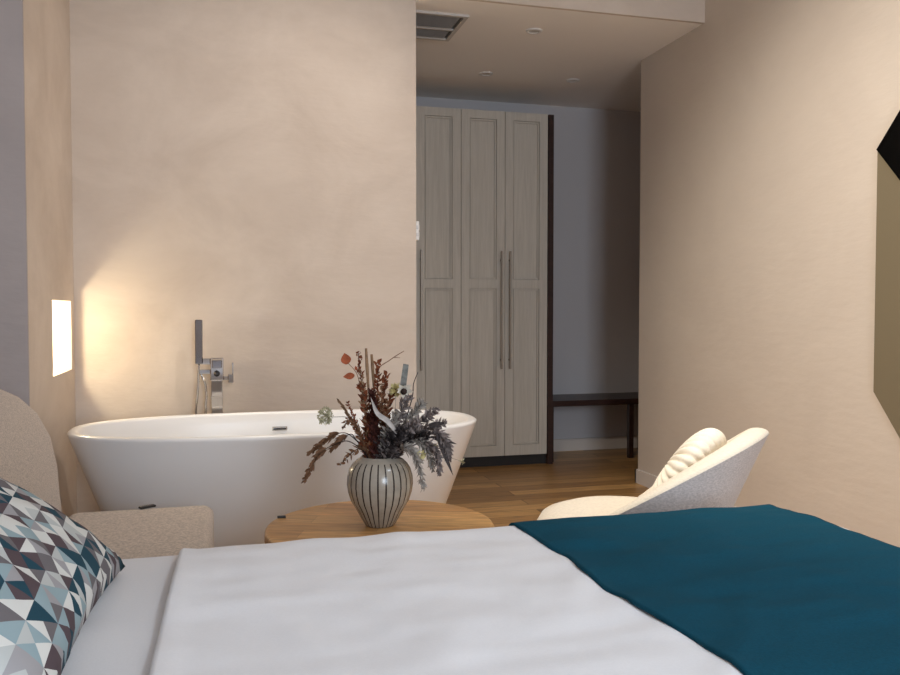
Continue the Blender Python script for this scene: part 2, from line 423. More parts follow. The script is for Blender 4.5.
# ------------------------------------------------------------------ wardrobe
wd = thing('wardrobe', 'tall grey ash wardrobe with panelled doors at the end of the hall', 'wardrobe', (0, 5.34, 0))
x0w, x1w, ztop = .612, 2.137, 2.372
link('carcass', bx(x0w, x1w, .022, .46, .07, ztop-.004), M['ash'], wd)
link('plinth', bx(x0w, x1w+.04, .03, .44, 0, .07), M['plinth'], wd)
link('side_panel', bx(x1w+.003, x1w+.04, -.006, .46, .0, ztop-.002), M['wenge'], wd)
def door(xa, xb, handle_side):
    bm = bmesh.new(); g = .0018; xa += g; xb -= g
    zb, zt = .072, ztop; st = .058
    zm0, zm1 = 1.197, 1.257      # middle rail
    box(bm, xa, xa+st, 0, .022, zb, zt); box(bm, xb-st, xb, 0, .022, zb, zt)
    for a, b_ in ((zb, zb+.07), (zm0, zm1), (zt-.055, zt)): box(bm, xa+st, xb-st, 0, .022, a, b_)
    d = link('door', bm, M['ash'], wd)
    for a, b_ in ((zb+.07, zm0), (zm1, zt-.055)):
        bm = bx(xa+st, xb-st, .015, .021, a, b_)
        xi, xj = xa+st+.0035, xb-st-.0035; w_ = .010; a += .0035; b_ -= .0035   # moulded bead round each panel
        box(bm, xi, xi+w_, .003, .015, a, b_); box(bm, xj-w_, xj, .003, .015, a, b_)
        box(bm, xi+w_, xj-w_, .003, .015, a, a+w_); box(bm, xi+w_, xj-w_, .003, .015, b_-w_, b_)
        link('door_panel', bm, M['ash'], d)
    hx = xa+.028 if handle_side < 0 else xb-.028
    bm = bmesh.new(); box(bm, hx-.006, hx+.006, -.034, -.022, .66, 1.445)
    for z in (.72, 1.385): box(bm, hx-.005, hx+.005, -.022, 0, z-.006, z+.006)
    link('handle', bm, M['steel'], d, bevel=.0015)
for xa, xb, s in ((.612, .917, -1), (.917, 1.222, 1), (1.222, 1.527, -1), (1.527, 1.832, 1), (1.832, 2.137, -1)):
    door(xa, xb, s)

# ------------------------------------------------------------------ hall bench
be = thing('bench', 'dark wood bench against the hall wall right of the wardrobe', 'bench', (2.5, 5.6, 0))
link('seat', bx(-.318, .6, -.215, .205, .385, .425), M['wenge'], be, bevel=.004)
link('leg', bx(.285, .32, -.205, -.165, 0, .385), M['wenge'], be, bevel=.003)
link('leg', bx(-.318, -.29, -.205, -.165, 0, .385), M['wenge'], be, bevel=.003)
# ------------------------------------------------------------------ ceiling fittings
for x, y, lab in ((1.63, 4.28, 'recessed ceiling spotlight nearest the plaster beam'), (1.63, 5.13, 'recessed ceiling spotlight above the wardrobe doors'), (2.225, 5.13, 'recessed ceiling spotlight right of the other two, above the bench end')):
    t = thing('ceiling_spotlight', lab, 'spotlight', (x, y, ZL), 0, 'recessed spotlights in the hall ceiling')
    bm = bmesh.new(); lathe(bm, [(.028, -.001), (.03, -.007), (.043, -.006), (.046, -.0003)], 40); link('ring', bm, M['white_plastic'], t, True)
    bm = bmesh.new(); lathe(bm, [(0, -.0045), (.02, -.0045), (.0275, -.0025), (.0275, -.0005)], 32); link('lens', bm, M['lens'], t, True)
vt = thing('air_vent', 'rectangular grey air vent in the hall ceiling beside the plaster wall', 'vent', (1.0, 4.34, ZL))
bm = bmesh.new(); fx0, fx1, fy0, fy1 = -.3, .225, -.2, .2
box(bm, fx0, fx1, fy0, fy0+.022, -.012, 0); box(bm, fx0, fx1, fy1-.022, fy1, -.012, 0)
box(bm, fx0, fx0+.022, fy0+.022, fy1-.022, -.012, 0); box(bm, fx1-.022, fx1, fy0+.022, fy1-.022, -.012, 0)
link('frame', bm, M['ventframe'], vt)
link('middle_bar', bx(fx0+.022, fx1-.022, .02, .036, -.011, 0), M['ventframe'], vt)
link('backing', bx(fx0+.022, fx1-.022, fy0+.022, fy1-.022, -.0015, -.0005), M['ventback'], vt)
for i in range(24):
    y = fy0+.032+i*.0146
    if .010 < y < .046: continue
    bm = bmesh.new(); polyprism(bm, [Vector((fx0+.023, y-.009, -.009)), Vector((fx0+.023, y-.007, -.010)), Vector((fx0+.023, y+.009, -.003)), Vector((fx0+.023, y+.007, -.002))], Vector((fx1-fx0-.062, 0, 0)))
    link('slat', bm, M['ventgrey'], vt)
sw = thing('light_switch', 'small white two-button switch on the end of the plaster wall', 'switch', (.928, 4.12, 1.448))
link('plate', bx(.0, .022, -.042, .042, -.047, .047), M['white_plastic'], sw, bevel=.003)
for z in (-.018, .018): link('button', bx(.006, .018, -.044, -.041, z-.009, z+.009), M['ventgrey'], sw, bevel=.001)
for z in (-.018, .018): link('rocker', bx(.022, .026, -.03, .03, z-.014, z+.014), M['white_plastic'], sw, bevel=.002)

# ------------------------------------------------------------------ angular panel on the right wall
mr = thing('wall_plaque', 'angular olive grey wall plaque with black corner, cut by the right edge', 'wall decoration', (XR, 2.2, 1.205))
def yz(pts): return [Vector((0, y, z)) for y, z in pts]
o_ = .465; w_ = .5; c_ = .25
bm = bmesh.new(); polyprism(bm, yz([(w_, o_), (w_-c_, o_+c_*1.1), (-w_+c_, o_+c_*1.1), (-w_, o_), (-w_, -o_), (-w_+c_, -o_-c_*1.2), (w_-c_, -o_-c_*1.2), (w_, -o_)]), Vector((-.014, 0, 0)))
link('back_plate', bm, M['olive'], mr, bevel=.002)
bm = bmesh.new(); polyprism(bm, [v+Vector((-.0142, 0, 0)) for v in yz([(w_-.001, o_), (w_-c_, o_+c_*1.1), (w_-2*c_, o_), (w_-c_, o_-c_*1.13)])], Vector((-.006, 0, 0)))
link('corner_inlay', bm, M['blackgloss'], mr, bevel=.001)

# ------------------------------------------------------------------ bed
HX0, HX1, BY0, BY1 = -.98, 1.225, .12, 1.725
bed = thing('bed', 'large double bed with white mattress in the foreground', 'bed', ((HX0+HX1)/2, (BY0+BY1)/2, 0))
hw, hd = (HX1-HX0)/2, (BY1-BY0)/2
link('frame', bx(-hw, hw, -hd, hd, .1, .3), M['beige'], bed, bevel=.02)
bm = bmesh.new()
def cushion_box(bm, x0, x1, y0, y1, z0, z1, r, nx=2, ny=2):
    box(bm, x0, x1, y0, y1, z0, z1); bmesh.ops.bevel(bm, geom=bm.edges[:], offset=r, segments=5, profile=.5, affect='EDGES')
cushion_box(bm, -hw, hw, -hd, hd, .3, .582, .03)
link('mattress', bm, M['sheet'], bed, True)
cx, cy = (HX0+HX1)/2, (BY0+BY1)/2
link('headboard', bx(-hw-.07, -hw-.005, -hd, hd, .1, 1.0), M['beige'], bed, bevel=.02)
for sx in (-1, 1):
    for sy in (-1, 1): link('leg', bx(sx*(hw-.1)-.03, sx*(hw-.1)+.03, sy*(hd-.1)-.03, sy*(hd-.1)+.03, 0, .1), M['wenge'], bed)

def path(flat0, flat1, r, drop, n_flat, end0, end1):
    """profile across a lying cloth: list of (pos, height below top, normal dir)"""
    pts = []
    def arc(c, sgn, drp):
        a = []
        for i in range(9):
            th = PI/2*i/8
            a.append((c+sgn*r*math.sin(th), r*(1-math.cos(th))))
        for i in range(1, 9):
            a.append((c+sgn*(r+.004*i/8*2), r+(drp-r)*i/8))
        return a
    if end0: pts += arc(flat0, -1, end0)[::-1]
    else: pts.append((flat0, 0))
    for i in range(1, n_flat): pts.append((flat0+(flat1-flat0)*i/n_flat, 0))
    if end1: pts += arc(flat1, 1, end1)
    else: pts.append((flat1, 0))
    return pts

def cloth(name, sx, sy, ztop, mat, relief, warp=None, thick=.006):
    bm = bmesh.new(); G = []
    for x, dx in sx:
        row = []
        for y, dy in sy:
            d = dx+dy if min(dx, dy) < .02 else max(dx, dy)
            p = Vector((x, y, ztop-d))
            if warp: p = warp(p, dx, dy)
            k = 1 if d < .05 else .3
            p.z += relief(p.x, p.y)*k
            row.append(bm.verts.new(p))
        G.append(row)
    for i in range(len(G)-1):
        for j in range(len(G[0])-1): bm.faces.new((G[i][j], G[i+1][j], G[i+1][j+1], G[i][j+1]))
    o = link(name, bm, mat, smooth=True)
    s = o.modifiers.new('thickness', 'SOLIDIFY'); s.thickness = thick; s.offset = -1
    return o
def nz(x, y, s, ax=1, ay=1, seed=0): return noise.noise(Vector((x*s*ax, y*s*ay, seed*3.7)))
def duvet_relief(x, y):
    h = .004*nz(x, y, 2.6) + .004*nz(x, y, 6, 1, 1, 2)+.0022*nz(x, y, 13, .7, 1.3, 3)
    rd = abs(nz(x, y, 3.6, 1.2, .8, 5)); h += .0035*max(0, .25-rd)/.25
    h += .0015*nz(x, y, 22, .5, 1, 8)
    # quilted roll along the turned head edge
    e = max(0, 1-abs(x+.075)/.03); h += .003*e
    return h
sx = []
r = .010
for i in range(9):
    th = PI/2*(1-i/8); sx.append((-.078-r*math.sin(th), r*(1-math.cos(th))))
sx = [(-.075, .022), (-.082, .022), (-.0865, .019)] + sx
sx += [(-.075+1.29*i/110, 0) for i in range(1, 110)]
for i in range(9):
    th = PI/2*i/8; sx.append((1.215+.035*math.sin(th), .035*(1-math.cos(th))))
for i in range(1, 7): sx.append((1.252+.002*i, .035+.25*i/6))
sy = path(.16, 1.655, .07, .3, 110, .32, .30)
def duvet_warp(p, dx, dy):
    p.x += .006*math.sin(p.y*4.1+.6)*max(0, 1-(p.x+.1)/.4) if p.x < .3 else 0
    p.x += max(0, (p.x-1.0)/.22)*min(.045, max(0, 1.66-p.y)*.09)
    p.y += .012*nz(p.x, 0, 5, 1, 1, 4) if dy > .01 else 0
    if dy > .08: p.y += .012*math.sin(p.x*23)*min(1, (dy-.08)/.2)
    return p
dv = cloth('duvet', sx, sy, .603, M['white_cloth'], duvet_relief, duvet_warp)
tag(dv, 'white duvet folded flat over the bed', 'duvet')
def throw_relief(x, y):
    return duvet_relief(x, y) + .0035*nz(x, y, 9, .5, 1.2, 11) + .002*nz(x, y, 20, .35, 1.5, 13)
sx = [(.600+.622*i/70, 0) for i in range(71)]
sy = path(.16, 1.658, .07, .22, 110, .28, .22)
def throw_warp(p, dx, dy):
    k = max(0, 1-(p.x-.6)/.25)
    p.x += k*(.012*nz(0, p.y, 4.5, 1, 1, 6) + .006*nz(0, p.y, 13, 1, 1, 7) + .016*(1.68-p.y)/.8)
    p.x += max(0, (p.x-1.0)/.22)*(.05*(1.66-p.y)/.5 if p.y > 1.16 else .05)*.45
    if dy > .01: p.y += .012*nz(p.x, 0, 5, 1, 1, 4)+.003
    if dy > .08: p.y += .012*math.sin(p.x*23)*min(1, (dy-.08)/.2)+.004
    return p
th = cloth('throw_blanket', sx, sy, .6085, M['teal'], throw_relief, throw_warp, .005)
tag(th, 'teal throw blanket spread across the foot of the white duvet', 'blanket')

# pillow
def pillow(name, w, h, t, mat):
    bm = bmesh.new(); n = 46; uvl = bm.loops.layers.uv.new('UVMap'); G = {}
    for s in (1, -1):
        for i in range(n+1):
            for j in range(n+1):
                u, v = -1+2*i/n, -1+2*j/n
                border = i in (0, n) or j in (0, n)
                if border and s == -1: G[s, i, j] = G[1, i, j]; continue
                k = ((1-abs(u)**2.6)*(1-abs(v)**2.6))**.52
                pin = 1-.055*(1-abs(v)**2)*abs(u)**3
                pin2 = 1-.055*(1-abs(u)**2)*abs(v)**3
                z = s*t*k*(1+.07*noise.noise(Vector((u*1.7, v*1.7, s))))
                z += .006*noise.noise(Vector((u*5, v*5, 3+s)))*k
                edge = max(abs(u), abs(v))
                z += .006*math.sin((u if abs(v) > abs(u) else v)*26)*max(0, (edge-.78)/.22)*(1-k)*.6
                G[s, i, j] = bm.verts.new((u*w*pin, v*h*pin2, z))
    for s in (1, -1):
        for i in range(n):
            for j in range(n):
                ids = [(i, j), (i+1, j), (i+1, j+1), (i, j+1)]
                if s < 0: ids = ids[::-1]
                f = bm.faces.new([G[s, a, b] for a, b in ids])
                for lp, (a, b) in zip(f.loops, ids): lp[uvl].uv = (a/n*2*w/.5, b/n*2*h/.5)
    return link(name, bm, mat, smooth=True)
pl = pillow('pillow', .30, .30, .085, M['print'])
tag(pl, 'plump pillow printed with teal, grey and white triangles at the head of the bed', 'pillow')
LEAN = math.radians(31.5)
# local x -> along +Y, local y -> up the lean, local z -> out of the face
ex = Vector((.05, 1, 0)).normalized(); ey = Vector((-math.cos(LEAN), .02, math.sin(LEAN))).normalized(); ez = ex.cross(ey).normalized()
PC = Vector((-.165, 1.60, .590)) + ey*.30 - ex*.30 + Vector((0, 0, .010))
pl.matrix_world = Matrix(((ex.x, ey.x, ez.x, PC.x), (ex.y, ey.y, ez.y, PC.y), (ex.z, ey.z, ez.z, PC.z), (0, 0, 0, 1)))

# ------------------------------------------------------------------ sofa behind the bed
so = thing('sofa', 'armless beige linen sofa with rounded back between the bed and bathtub', 'sofa', (-.515, 2.36, 0))
def prism_soft(name, outline, y0, y1, mat, parent, r=.05):
    bm = bmesh.new(); polyprism(bm, [Vector((x, y0, z)) for x, z in outline], Vector((0, y1-y0, 0)))
    bmesh.ops.recalc_face_normals(bm, faces=bm.faces[:])
    caps = [f for f in bm.faces if len(f.verts) > 6]
    ed = list({e for f in caps for e in f.edges})
    bmesh.ops.bevel(bm, geom=ed, offset=r, segments=6, profile=.5, affect='EDGES')
    return link(name, bm, mat, parent, True)
out = [(.045, .10), (.04, .40), (.03, .50), (.025, .58), (.007, .67), (-.03, .745), (-.08, .795), (-.145, .828), (-.23, .833), (-.30, .80), (-.35, .74), (-.38, .66), (-.39, .58), (-.395, .45), (-.40, .10)]
prism_soft('backrest', out, -.40, .45, M['beige'], so, .03)
bm = bmesh.new(); cushion_box(bm, .05, .485, -.40, .45, .26, .432, .032); link('seat_cushion', bm, M['beige'], so, True)
bm = bmesh.new(); cushion_box(bm, .05, .475, -.39, .44, .10, .258, .02); link('seat_base', bm, M['beige'], so, True)
for x in (-.33, .42):
    for y in (-.34, .39): link('leg', bx(x-.02, x+.02, y-.02, y+.02, 0, .10), M['wenge'], so)
rc = link('remote_control', bx(-.026, .026, -.010, .010, 0, .008), M['black'], loc=(-.232, 2.789, .433), bevel=.004)
rc.rotation_euler = (0, 0, .5)
tag(rc, 'small black object lying at the far edge of the beige sofa seat', 'remote')

# ------------------------------------------------------------------ round table
TBX, TBY = .395, 2.14
tb = thing('side_table', 'round oak side table behind the bed holding the striped vase', 'table', (TBX, TBY, 0))
bm = bmesh.new(); lathe(bm, [(0, .5), (.287, .5), (.293, .498), (.296, .493), (.2965, .487)], 96); link('tabletop', bm, M['table_wood'], tb, True)
bm = bmesh.new(); lathe(bm, [(.2965, .487), (.2965, .476), (.293, .471), (.28, .469), (0, .469)], 96); link('table_rim', bm, M['table_edge'], tb, True)
for k in range(3):
    a = 2*PI*k/3+.4; bm = bmesh.new()
    tube(bm, [(.15*math.cos(a), .15*math.sin(a), .469), (.24*math.cos(a), .24*math.sin(a), 0)], [.02, .012], 14); link('leg', bm, M['table_edge'], tb, True)
pn = link('clip', bx(-.011, .011, -.004, .004, 0, .006), M['black'], loc=(.150, 2.275, .5003), bevel=.001)
tag(pn, 'tiny black clip at the left rim of the round table', 'clip')

# ------------------------------------------------------------------ armchair
RZ = math.radians(-44)
ac = thing('armchair', 'cream shell armchair with outside greyed as shade beyond the foot of the bed', 'armchair', (1.20, 2.20, 0), RZ)
# local frame: faces -x
XB = .355
def rim_h(x):
    s_ = max(0, min(1, (x+.21)/.18)); s_ = s_*s_*(3-2*s_)
    return .42+s_*(min(.72, .497+(x+.04)*.60)-.42)
def plan(th):
    c, s = math.cos(th), math.sin(th); n = 2.3
    rr = (abs(c/.325)**n+abs(s/.285)**n)**(-1/n)
    return rr*c, rr*s
def shell(bm, inner):
    NT, NV = 72, 14; th0 = math.radians(112); G = []
    tk = .062
    for i in range(NT+1):
        t_ = -th0+2*th0*i/NT; x, y = plan(t_); h = rim_h(x)
        k = 1 if not inner else 1-tk/math.hypot(x, y)
        row = []
        for j in range(NV+1):
            v = j/NV
            zb = .30
            z = zb+(h-zb)*v
            lean = (h-z)*.42*max(.15, (x+.3)/.6)
            f = k-lean/math.hypot(x, y)
            row.append(Vector((x*f, y*f, z)))
        G.append(row)
    return G
O, I = shell(None, False), shell(None, True)
bm = bmesh.new()   # outer skin
V = [[bm.verts.new(p) for p in row] for row in O]
for i in range(len(V)-1):
    for j in range(len(V[0])-1): bm.faces.new((V[i][j], V[i+1][j], V[i+1][j+1], V[i][j+1]))
link('outer_shell', bm, M['shellshade'], ac, True)
bm = bmesh.new(); rows = []   # inner skin with the padded rim
for i in range(len(O)):
    o1, i1 = O[i][-1], I[i][-1]; mid = (o1+i1)/2; row = []
    for q in range(9):
        a = PI*q/8; p = mid+(o1-mid)*math.cos(a)+Vector((0, 0, .014*math.sin(a))); row.append(p)
    row += [I[i][j] for j in range(len(I[i])-2, -1, -1)]
    rows.append([bm.verts.new(p) for p in row])
for i in range(len(rows)-1):
    for j in range(len(rows[0])-1): bm.faces.new((rows[i][j], rows[i+1][j], rows[i+1][j+1], rows[i][j+1]))
bm.faces.new([v for v in rows[0]]); bm.faces.new([v for v in rows[-1]])
link('backrest', bm, M['cream'], ac, True)
bm = bmesh.new(); rings = []
for a, b_, z in ((.0, .0, .30), (.25, .22, .30), (.285, .245, .33), (.30, .255, .38), (.295, .25, .42), (.28, .235, .447), (.235, .20, .462), (.15, .13, .470), (0, 0, .472)):
    rings.append([bm.verts.new((se(a, b_, 2.3, k, 64)[0]-.015, se(a, b_, 2.3, k, 64)[1], z)) for k in range(64)] if a else [bm.verts.new((-.015, 0, z))])
for A_, B_ in zip(rings, rings[1:]):
    for k in range(64):
        q = list(dict.fromkeys([A_[k % len(A_)], A_[(k+1) % len(A_)], B_[(k+1) % len(B_)], B_[k % len(B_)]]))
        bm.faces.new(q)
bmesh.ops.translate(bm, verts=bm.verts[:], vec=(-.02, 0, 0))
link('seat', bm, M['cream'], ac, True)
for sx_ in (-1, 1):
    for sy_ in (-1, 1):
        bm = bmesh.new(); tube(bm, [(sx_*.16-.02, sy_*.15, .31), (sx_*.24-.02, sy_*.22, 0)], [.018, .011], 14); link('leg', bm, M['wenge'], ac, True)
# pleated round cushion
bm = bmesh.new(); NT, NP = 272, 30; G = []
R_, T_ = .165, .062
for j in range(NP+1):
    ph = -PI/2+PI*j/NP; row = []
    for k in range(NT):
        t_ = 2*PI*k/NT
        rr = abs(math.cos(ph))**.75; zz = math.copysign(abs(math.sin(ph))**.9, ph)
        pl_ = 1-abs(math.sin(t_*17+.5*noise.noise(Vector((math.cos(t_)*3, math.sin(t_)*3, ph)))))**.6
        vary = .7+.6*noise.noise(Vector((math.cos(t_)*2.3, math.sin(t_)*2.3, 4)))
        rad = R_*rr-.020*pl_*vary*min(1, rr*1.3)*abs(math.cos(ph))
        row.append(bm.verts.new((rad*math.cos(t_), rad*math.sin(t_), zz*(T_-.025*pl_*vary*min(1, rr*1.4)))) if rr > .02 else None)
    G.append(row)
top = bm.verts.new((0, 0, T_*.93)); bot = bm.verts.new((0, 0, -T_*.93))
G = [r_ for r_ in G if r_[0] is not None]
for A_, B_ in zip(G, G[1:]):
    for k in range(NT): bm.faces.new((A_[k], A_[(k+1) % NT], B_[(k+1) % NT], B_[k]))
for k in range(NT):
    bm.faces.new((bot, G[0][(k+1) % NT], G[0][k])); bm.faces.new((top, G[-1][k], G[-1][(k+1) % NT]))
cu = link('round_cushion', bm, M['cream2'], smooth=True)
tag(cu, 'pleated cream round cushion leaning in the armchair', 'cushion')
cu.matrix_world = Matrix.Translation((1.20, 2.20, 0)) @ Matrix.Rotation(RZ, 4, 'Z') @ Matrix.Translation((.105, .01, .577)) @ Matrix.Rotation(math.radians(-58), 4, 'Y')

# ------------------------------------------------------------------ vase
VX, VY = .392, 2.135
vz = .5003
va = thing('vase', 'round pale grey ceramic vase with dark vertical stripes on the oak table', 'vase', (VX, VY, vz))
prof = [(0, 0), (.036, 0), (.039, .003), (.050, .021), (.062, .044), (.0755, .066), (.0825, .088), (.0855, .108), (.0845, .128), (.0795, .147), (.071, .161), (.061, .170), (.053, .1745), (.0495, .178), (.047, .180)]
bm = bmesh.new(); lathe(bm, prof, 96); link('body', bm, M['glaze'], va, True)
bm = bmesh.new(); lathe(bm, [(.047, .180), (.044, .178), (.046, .168), (.06, .15), (.07, .1), (.05, .03), (0, .02)], 64); link('lining', bm, M['inside_dark'], va, True)

# ------------------------------------------------------------------ dried flowers.  local frame of each stem: x across, y away, z up from the vase foot
GRP = 'dried stems in the striped vase'
def P3(px, py, y=0): return Vector(((px-380)/386, y, (527-py)/386))
def leaf(bm, base, d, length, width, fold=.25, curl=.0, up=None, seg=6):
    d = Vector(d).normalized(); up = Vector(up) if up else Vector((random.uniform(-1, 1), random.uniform(-1, 1), random.uniform(-.3, 1)))
    s = d.cross(up)
    if s.length < 1e-4: s = d.cross(Vector((1, 0, 0)))
    s.normalize(); n = s.cross(d).normalized(); L_, C_, R2 = [], [], []
    for i in range(seg+1):
        t_ = i/seg; w = width*math.sin(PI*min(1, (t_*.96+.04))**.8)*.5
        c = Vector(base)+d*length*t_+n*curl*length*t_*t_
        C_.append(bm.verts.new(c)); L_.append(bm.verts.new(c+s*w+n*w*fold)); R2.append(bm.verts.new(c-s*w+n*w*fold))
    for i in range(seg):
        bm.faces.new((L_[i], C_[i], C_[i+1], L_[i+1])); bm.faces.new((C_[i], R2[i], R2[i+1], C_[i+1]))
def stem_thing(name, label, cat): return thing(name, label, cat, (VX, VY, vz), -YAW, GRP)
def add_stem(t, pts, r, mat, n=8):
    p = bez(pts, n); bm = bmesh.new(); tube(bm, p, [r*(1-.5*i/len(p)) for i in range(len(p))], 6); link('stem', bm, mat, t, True); return p
def at_s(p, s): 
    f = s*(len(p)-1); i = min(len(p)-2, int(f)); return p[i].lerp(p[i+1], f-i), (p[i+1]-p[i]).normalized()
def rnd(): return Vector((random.uniform(-1, 1), random.uniform(-1, 1), random.uniform(-1, 1)))

def plume(name, label, cat, pts, mat, n, ln, wd, s0=.35, spread=1.0, stem_mat=None, part='foliage', fwd=.7, r=.0016, jit=.004):
    t = stem_thing(name, label, cat); p = add_stem(t, pts, r*1.25, stem_mat or mat); bm = bmesh.new(); n = int(n*2.6)
    for i in range(n):
        s = s0+(1-s0)*(i+.5)/n; c, d = at_s(p, s); q = rnd(); q -= d*q.dot(d); q.normalize()
        k = 1.25-.75*(s-s0)/(1-s0)
        leaf(bm, c+rnd()*jit, d*fwd+q*spread, ln*k*random.uniform(.6, 1.3), wd*1.05*random.uniform(.6, 1.3), curl=random.uniform(-.2, .3), seg=4)
    link(part, bm, mat, t, True); return t
B = lambda x=0, y=0: Vector((x, y, .1))
NK = lambda x=0, y=0: Vector((x, y, .178))
# 1 orange leaf branch
t = stem_thing('orange_leaf_branch', 'thin branch with round orange leaves at the upper left of the bouquet', 'dried flower')
p = add_stem(t, [B(-.005), NK(-.015), P3(371, 410), P3(362, 392), P3(357, 375), P3(348, 364)], .0015, M['brown'])
for (x, y), d, ln, w in (((347.5, 366), (-.25, .1, 1), .030, .027), ((355, 377), (-1, .0, -.15), .030, .018), ((357, 372), (-.3, .2, 1), .012, .008), ((361, 390), (-1, -.3, .3), .014, .008)):
    bm = bmesh.new(); leaf(bm, P3(x, y), d, ln, w, .2, .1, up=(.2, -1, .2)); link('leaf', bm, M['orange'], t, True)
# 2 rust plumes
for px, py, y, lab, mt, n in (((358), 354, .01, 'wispy rust plume leaning left beside the two tan spikes', 'rust', 40), (379, 363, -.01, 'pointed rust plume right of the tan spikes', 'rust', 70), (386, 376, .0, 'short broad rust plume behind the yellow bloom', 'rust', 80), (364, 385, -.02, 'rust sprig with small leaves low at the left of the tan spikes', 'rust', 60), (374, 392, -.03, 'dark maroon plume in the middle of the bouquet', 'maroon', 110), (392, 392, .02, 'rust sprig between maroon plume and grey foliage', 'rust', 60)):
    plume('rust_plume', lab, 'dried flower', [B((px-380)*.0006, y*.3), NK((px-376)*.0012, y), P3(376+(px-376)*.55, 425, y), P3(px, py, y*1.3)], M[mt], n, .022, .008, .32, .75, M['maroon'], r=.0018)
for px, py, x1, y1, mt, lab in ((362, 371, 366, 410, 'tan', 'thin tan sprig between the orange leaves and the tan spikes'), (389, 402, 388, 425, 'brown', 'brown sprig rising between maroon plume and silver blade'), (349, 402, 360, 432, 'rust', 'small rust sprig left of the maroon plume, above the tan ear'), (383, 384, 382, 415, 'brown', 'wispy brown sprig just right of the tan spikes')):
    plume('wispy_sprig', lab, 'dried flower', [B((px-380)*.0004), NK((px-376)*.0012, -.015), P3(x1, y1, -.025), P3(px, py, -.03)], M[mt], 34, .015, .0045, .3, .9, M['brown'], r=.0011)
for px, py, lab in ((366.5, 350, 'taller of the two tan spikes rising from the bouquet'), (372, 356, 'shorter of the two tan spikes rising from the bouquet')):
    t = stem_thing('tan_spike', lab, 'dried flower')
    p = add_stem(t, [B(-.006), NK(-.01), P3((px+374)/2, 415), P3(px+2, 385), P3(px, py+10)], .0022, M['tan'])
    bm = bmesh.new(); q = bez([P3(px+2.4, 392), P3(px+1, 370), P3(px, py)], 8); tube(bm, q, [.0044*(1-.35*abs(2*i/len(q)-1)) for i in range(len(q))], 8)
    link('spike', bm, M['tan'], t, True)
# 3 twig
t = stem_thing('bare_twig', 'thin bare brown twig pointing to the upper right', 'dried flower')
p = add_stem(t, [B(), NK(0, .01), P3(374, 410, .02), P3(376, 375, .02), P3(390, 362, .02), P3(404, 353, .02)], .0019, M['brown'])
bm = bmesh.new(); tube(bm, [P3(394, 359.5, .02), P3(400, 360, .02)], [.001, .0006], 6); link('side_twig', bm, M['brown'], t, True)
# 4 drooping brown oats on the left
for pts, s0, lab in (([B(-.01), NK(-.03), P3(353, 437, -.02), P3(342, 433, -.03), P3(330, 439, -.03), P3(311, 453, -.03)], .62, 'upper brown seed spray drooping over the left of the vase'), ([B(-.01), NK(-.032, -.01), P3(352, 441, -.04), P3(338, 443, -.05), P3(322, 453, -.05), P3(308, 478, -.05)], .70, 'lowest brown seed spray hanging far left of the vase'), ([B(-.01), NK(-.03), P3(357, 440, -.02), P3(352, 434, -.03), P3(342, 440, -.04), P3(333, 449, -.04)], .66, 'short brown seed spray close to the left of the vase')):
    plume('seed_spray', lab, 'dried flower', pts, M['brown'], 34, .019, .0075, s0, .38, M['darkstem'], 'seeds', .9, .0013, .003)
plume('seed_ear', 'tan feathery ear leaning left above the pale round seed head', 'dried flower', [B(-.01), NK(-.03), P3(362, 440, .0), P3(352, 423, .01), P3(338, 402, .01)], M['tan'], 70, .014, .005, .35, .4, M['brown'], 'seeds', .9, .0014, .002)
plume('brown_sprig', 'small brown sprig touching the left shoulder of the vase', 'dried flower', [B(-.01), NK(-.03, -.02), P3(362, 448, -.04), P3(352, 453, -.05), P3(343, 463, -.06)], M['brown'], 16, .016, .006, .4, .8, M['darkstem'])
plume('brown_sprig', 'brown sprig bending left above the vase shoulder', 'dried flower', [B(-.01), NK(-.025, -.02), P3(362, 436, -.03), P3(352, 420, -.03), P3(345, 428, -.03)], M['brown'], 22, .018, .006, .3, .8, M['brown'])
# 5 pale umbel
t = stem_thing('dried_umbel', 'pale green round seed head on a thin stem at the far left', 'dried flower')
p = add_stem(t, [B(-.01), NK(-.028), P3(360, 435), P3(350, 420), P3(333, 418.5)], .0012, M['darkstem'])
bm = bmesh.new(); c0 = P3(331, 418.5); hc = P3(325.5, 417.5)
for i in range(95):
    q = rnd().normalized(); q.x *= .95
    e = hc+Vector((q.x*.019, q.y*.02, q.z*.021)); tube(bm, [c0.lerp(hc, .4), e], .0005, 4, False)
    for _ in range(3): leaf(bm, e+rnd()*.002, rnd(), .006, .004, seg=2)
link('flower_head', bm, M['palegreen'], t, True)
# 6 silver blade leaf
t = stem_thing('silver_blade', 'curved silver blade leaf in front of the maroon stems', 'dried flower')
p = add_stem(t, [B(.0), NK(.012, -.03), P3(400, 436, -.06), P3(393, 423, -.07)], .0014, M['grey'])
bm = bmesh.new(); ctr = bez([P3(399, 431, -.07), P3(390, 419, -.075), P3(380, 411, -.075), P3(373.5, 396, -.07)], 8); n_ = len(ctr); ls = []
for i, c in enumerate(ctr):
    w = .0065*math.sin(PI*min(1, .12+.88*i/(n_-1)))**.8
    d = (ctr[min(n_-1, i+1)]-ctr[max(0, i-1)]).normalized(); s_ = d.cross(Vector((0, -1, .3))).normalized()
    ls.append((bm.verts.new(c+s_*w), bm.verts.new(c+Vector((0, .003, 0))), bm.verts.new(c-s_*w)))
for A_, B_ in zip(ls, ls[1:]):
    bm.faces.new((A_[0], A_[1], B_[1], B_[0])); bm.faces.new((A_[1], A_[2], B_[2], B_[1]))
link('leaf', bm, M['silver'], t, True)
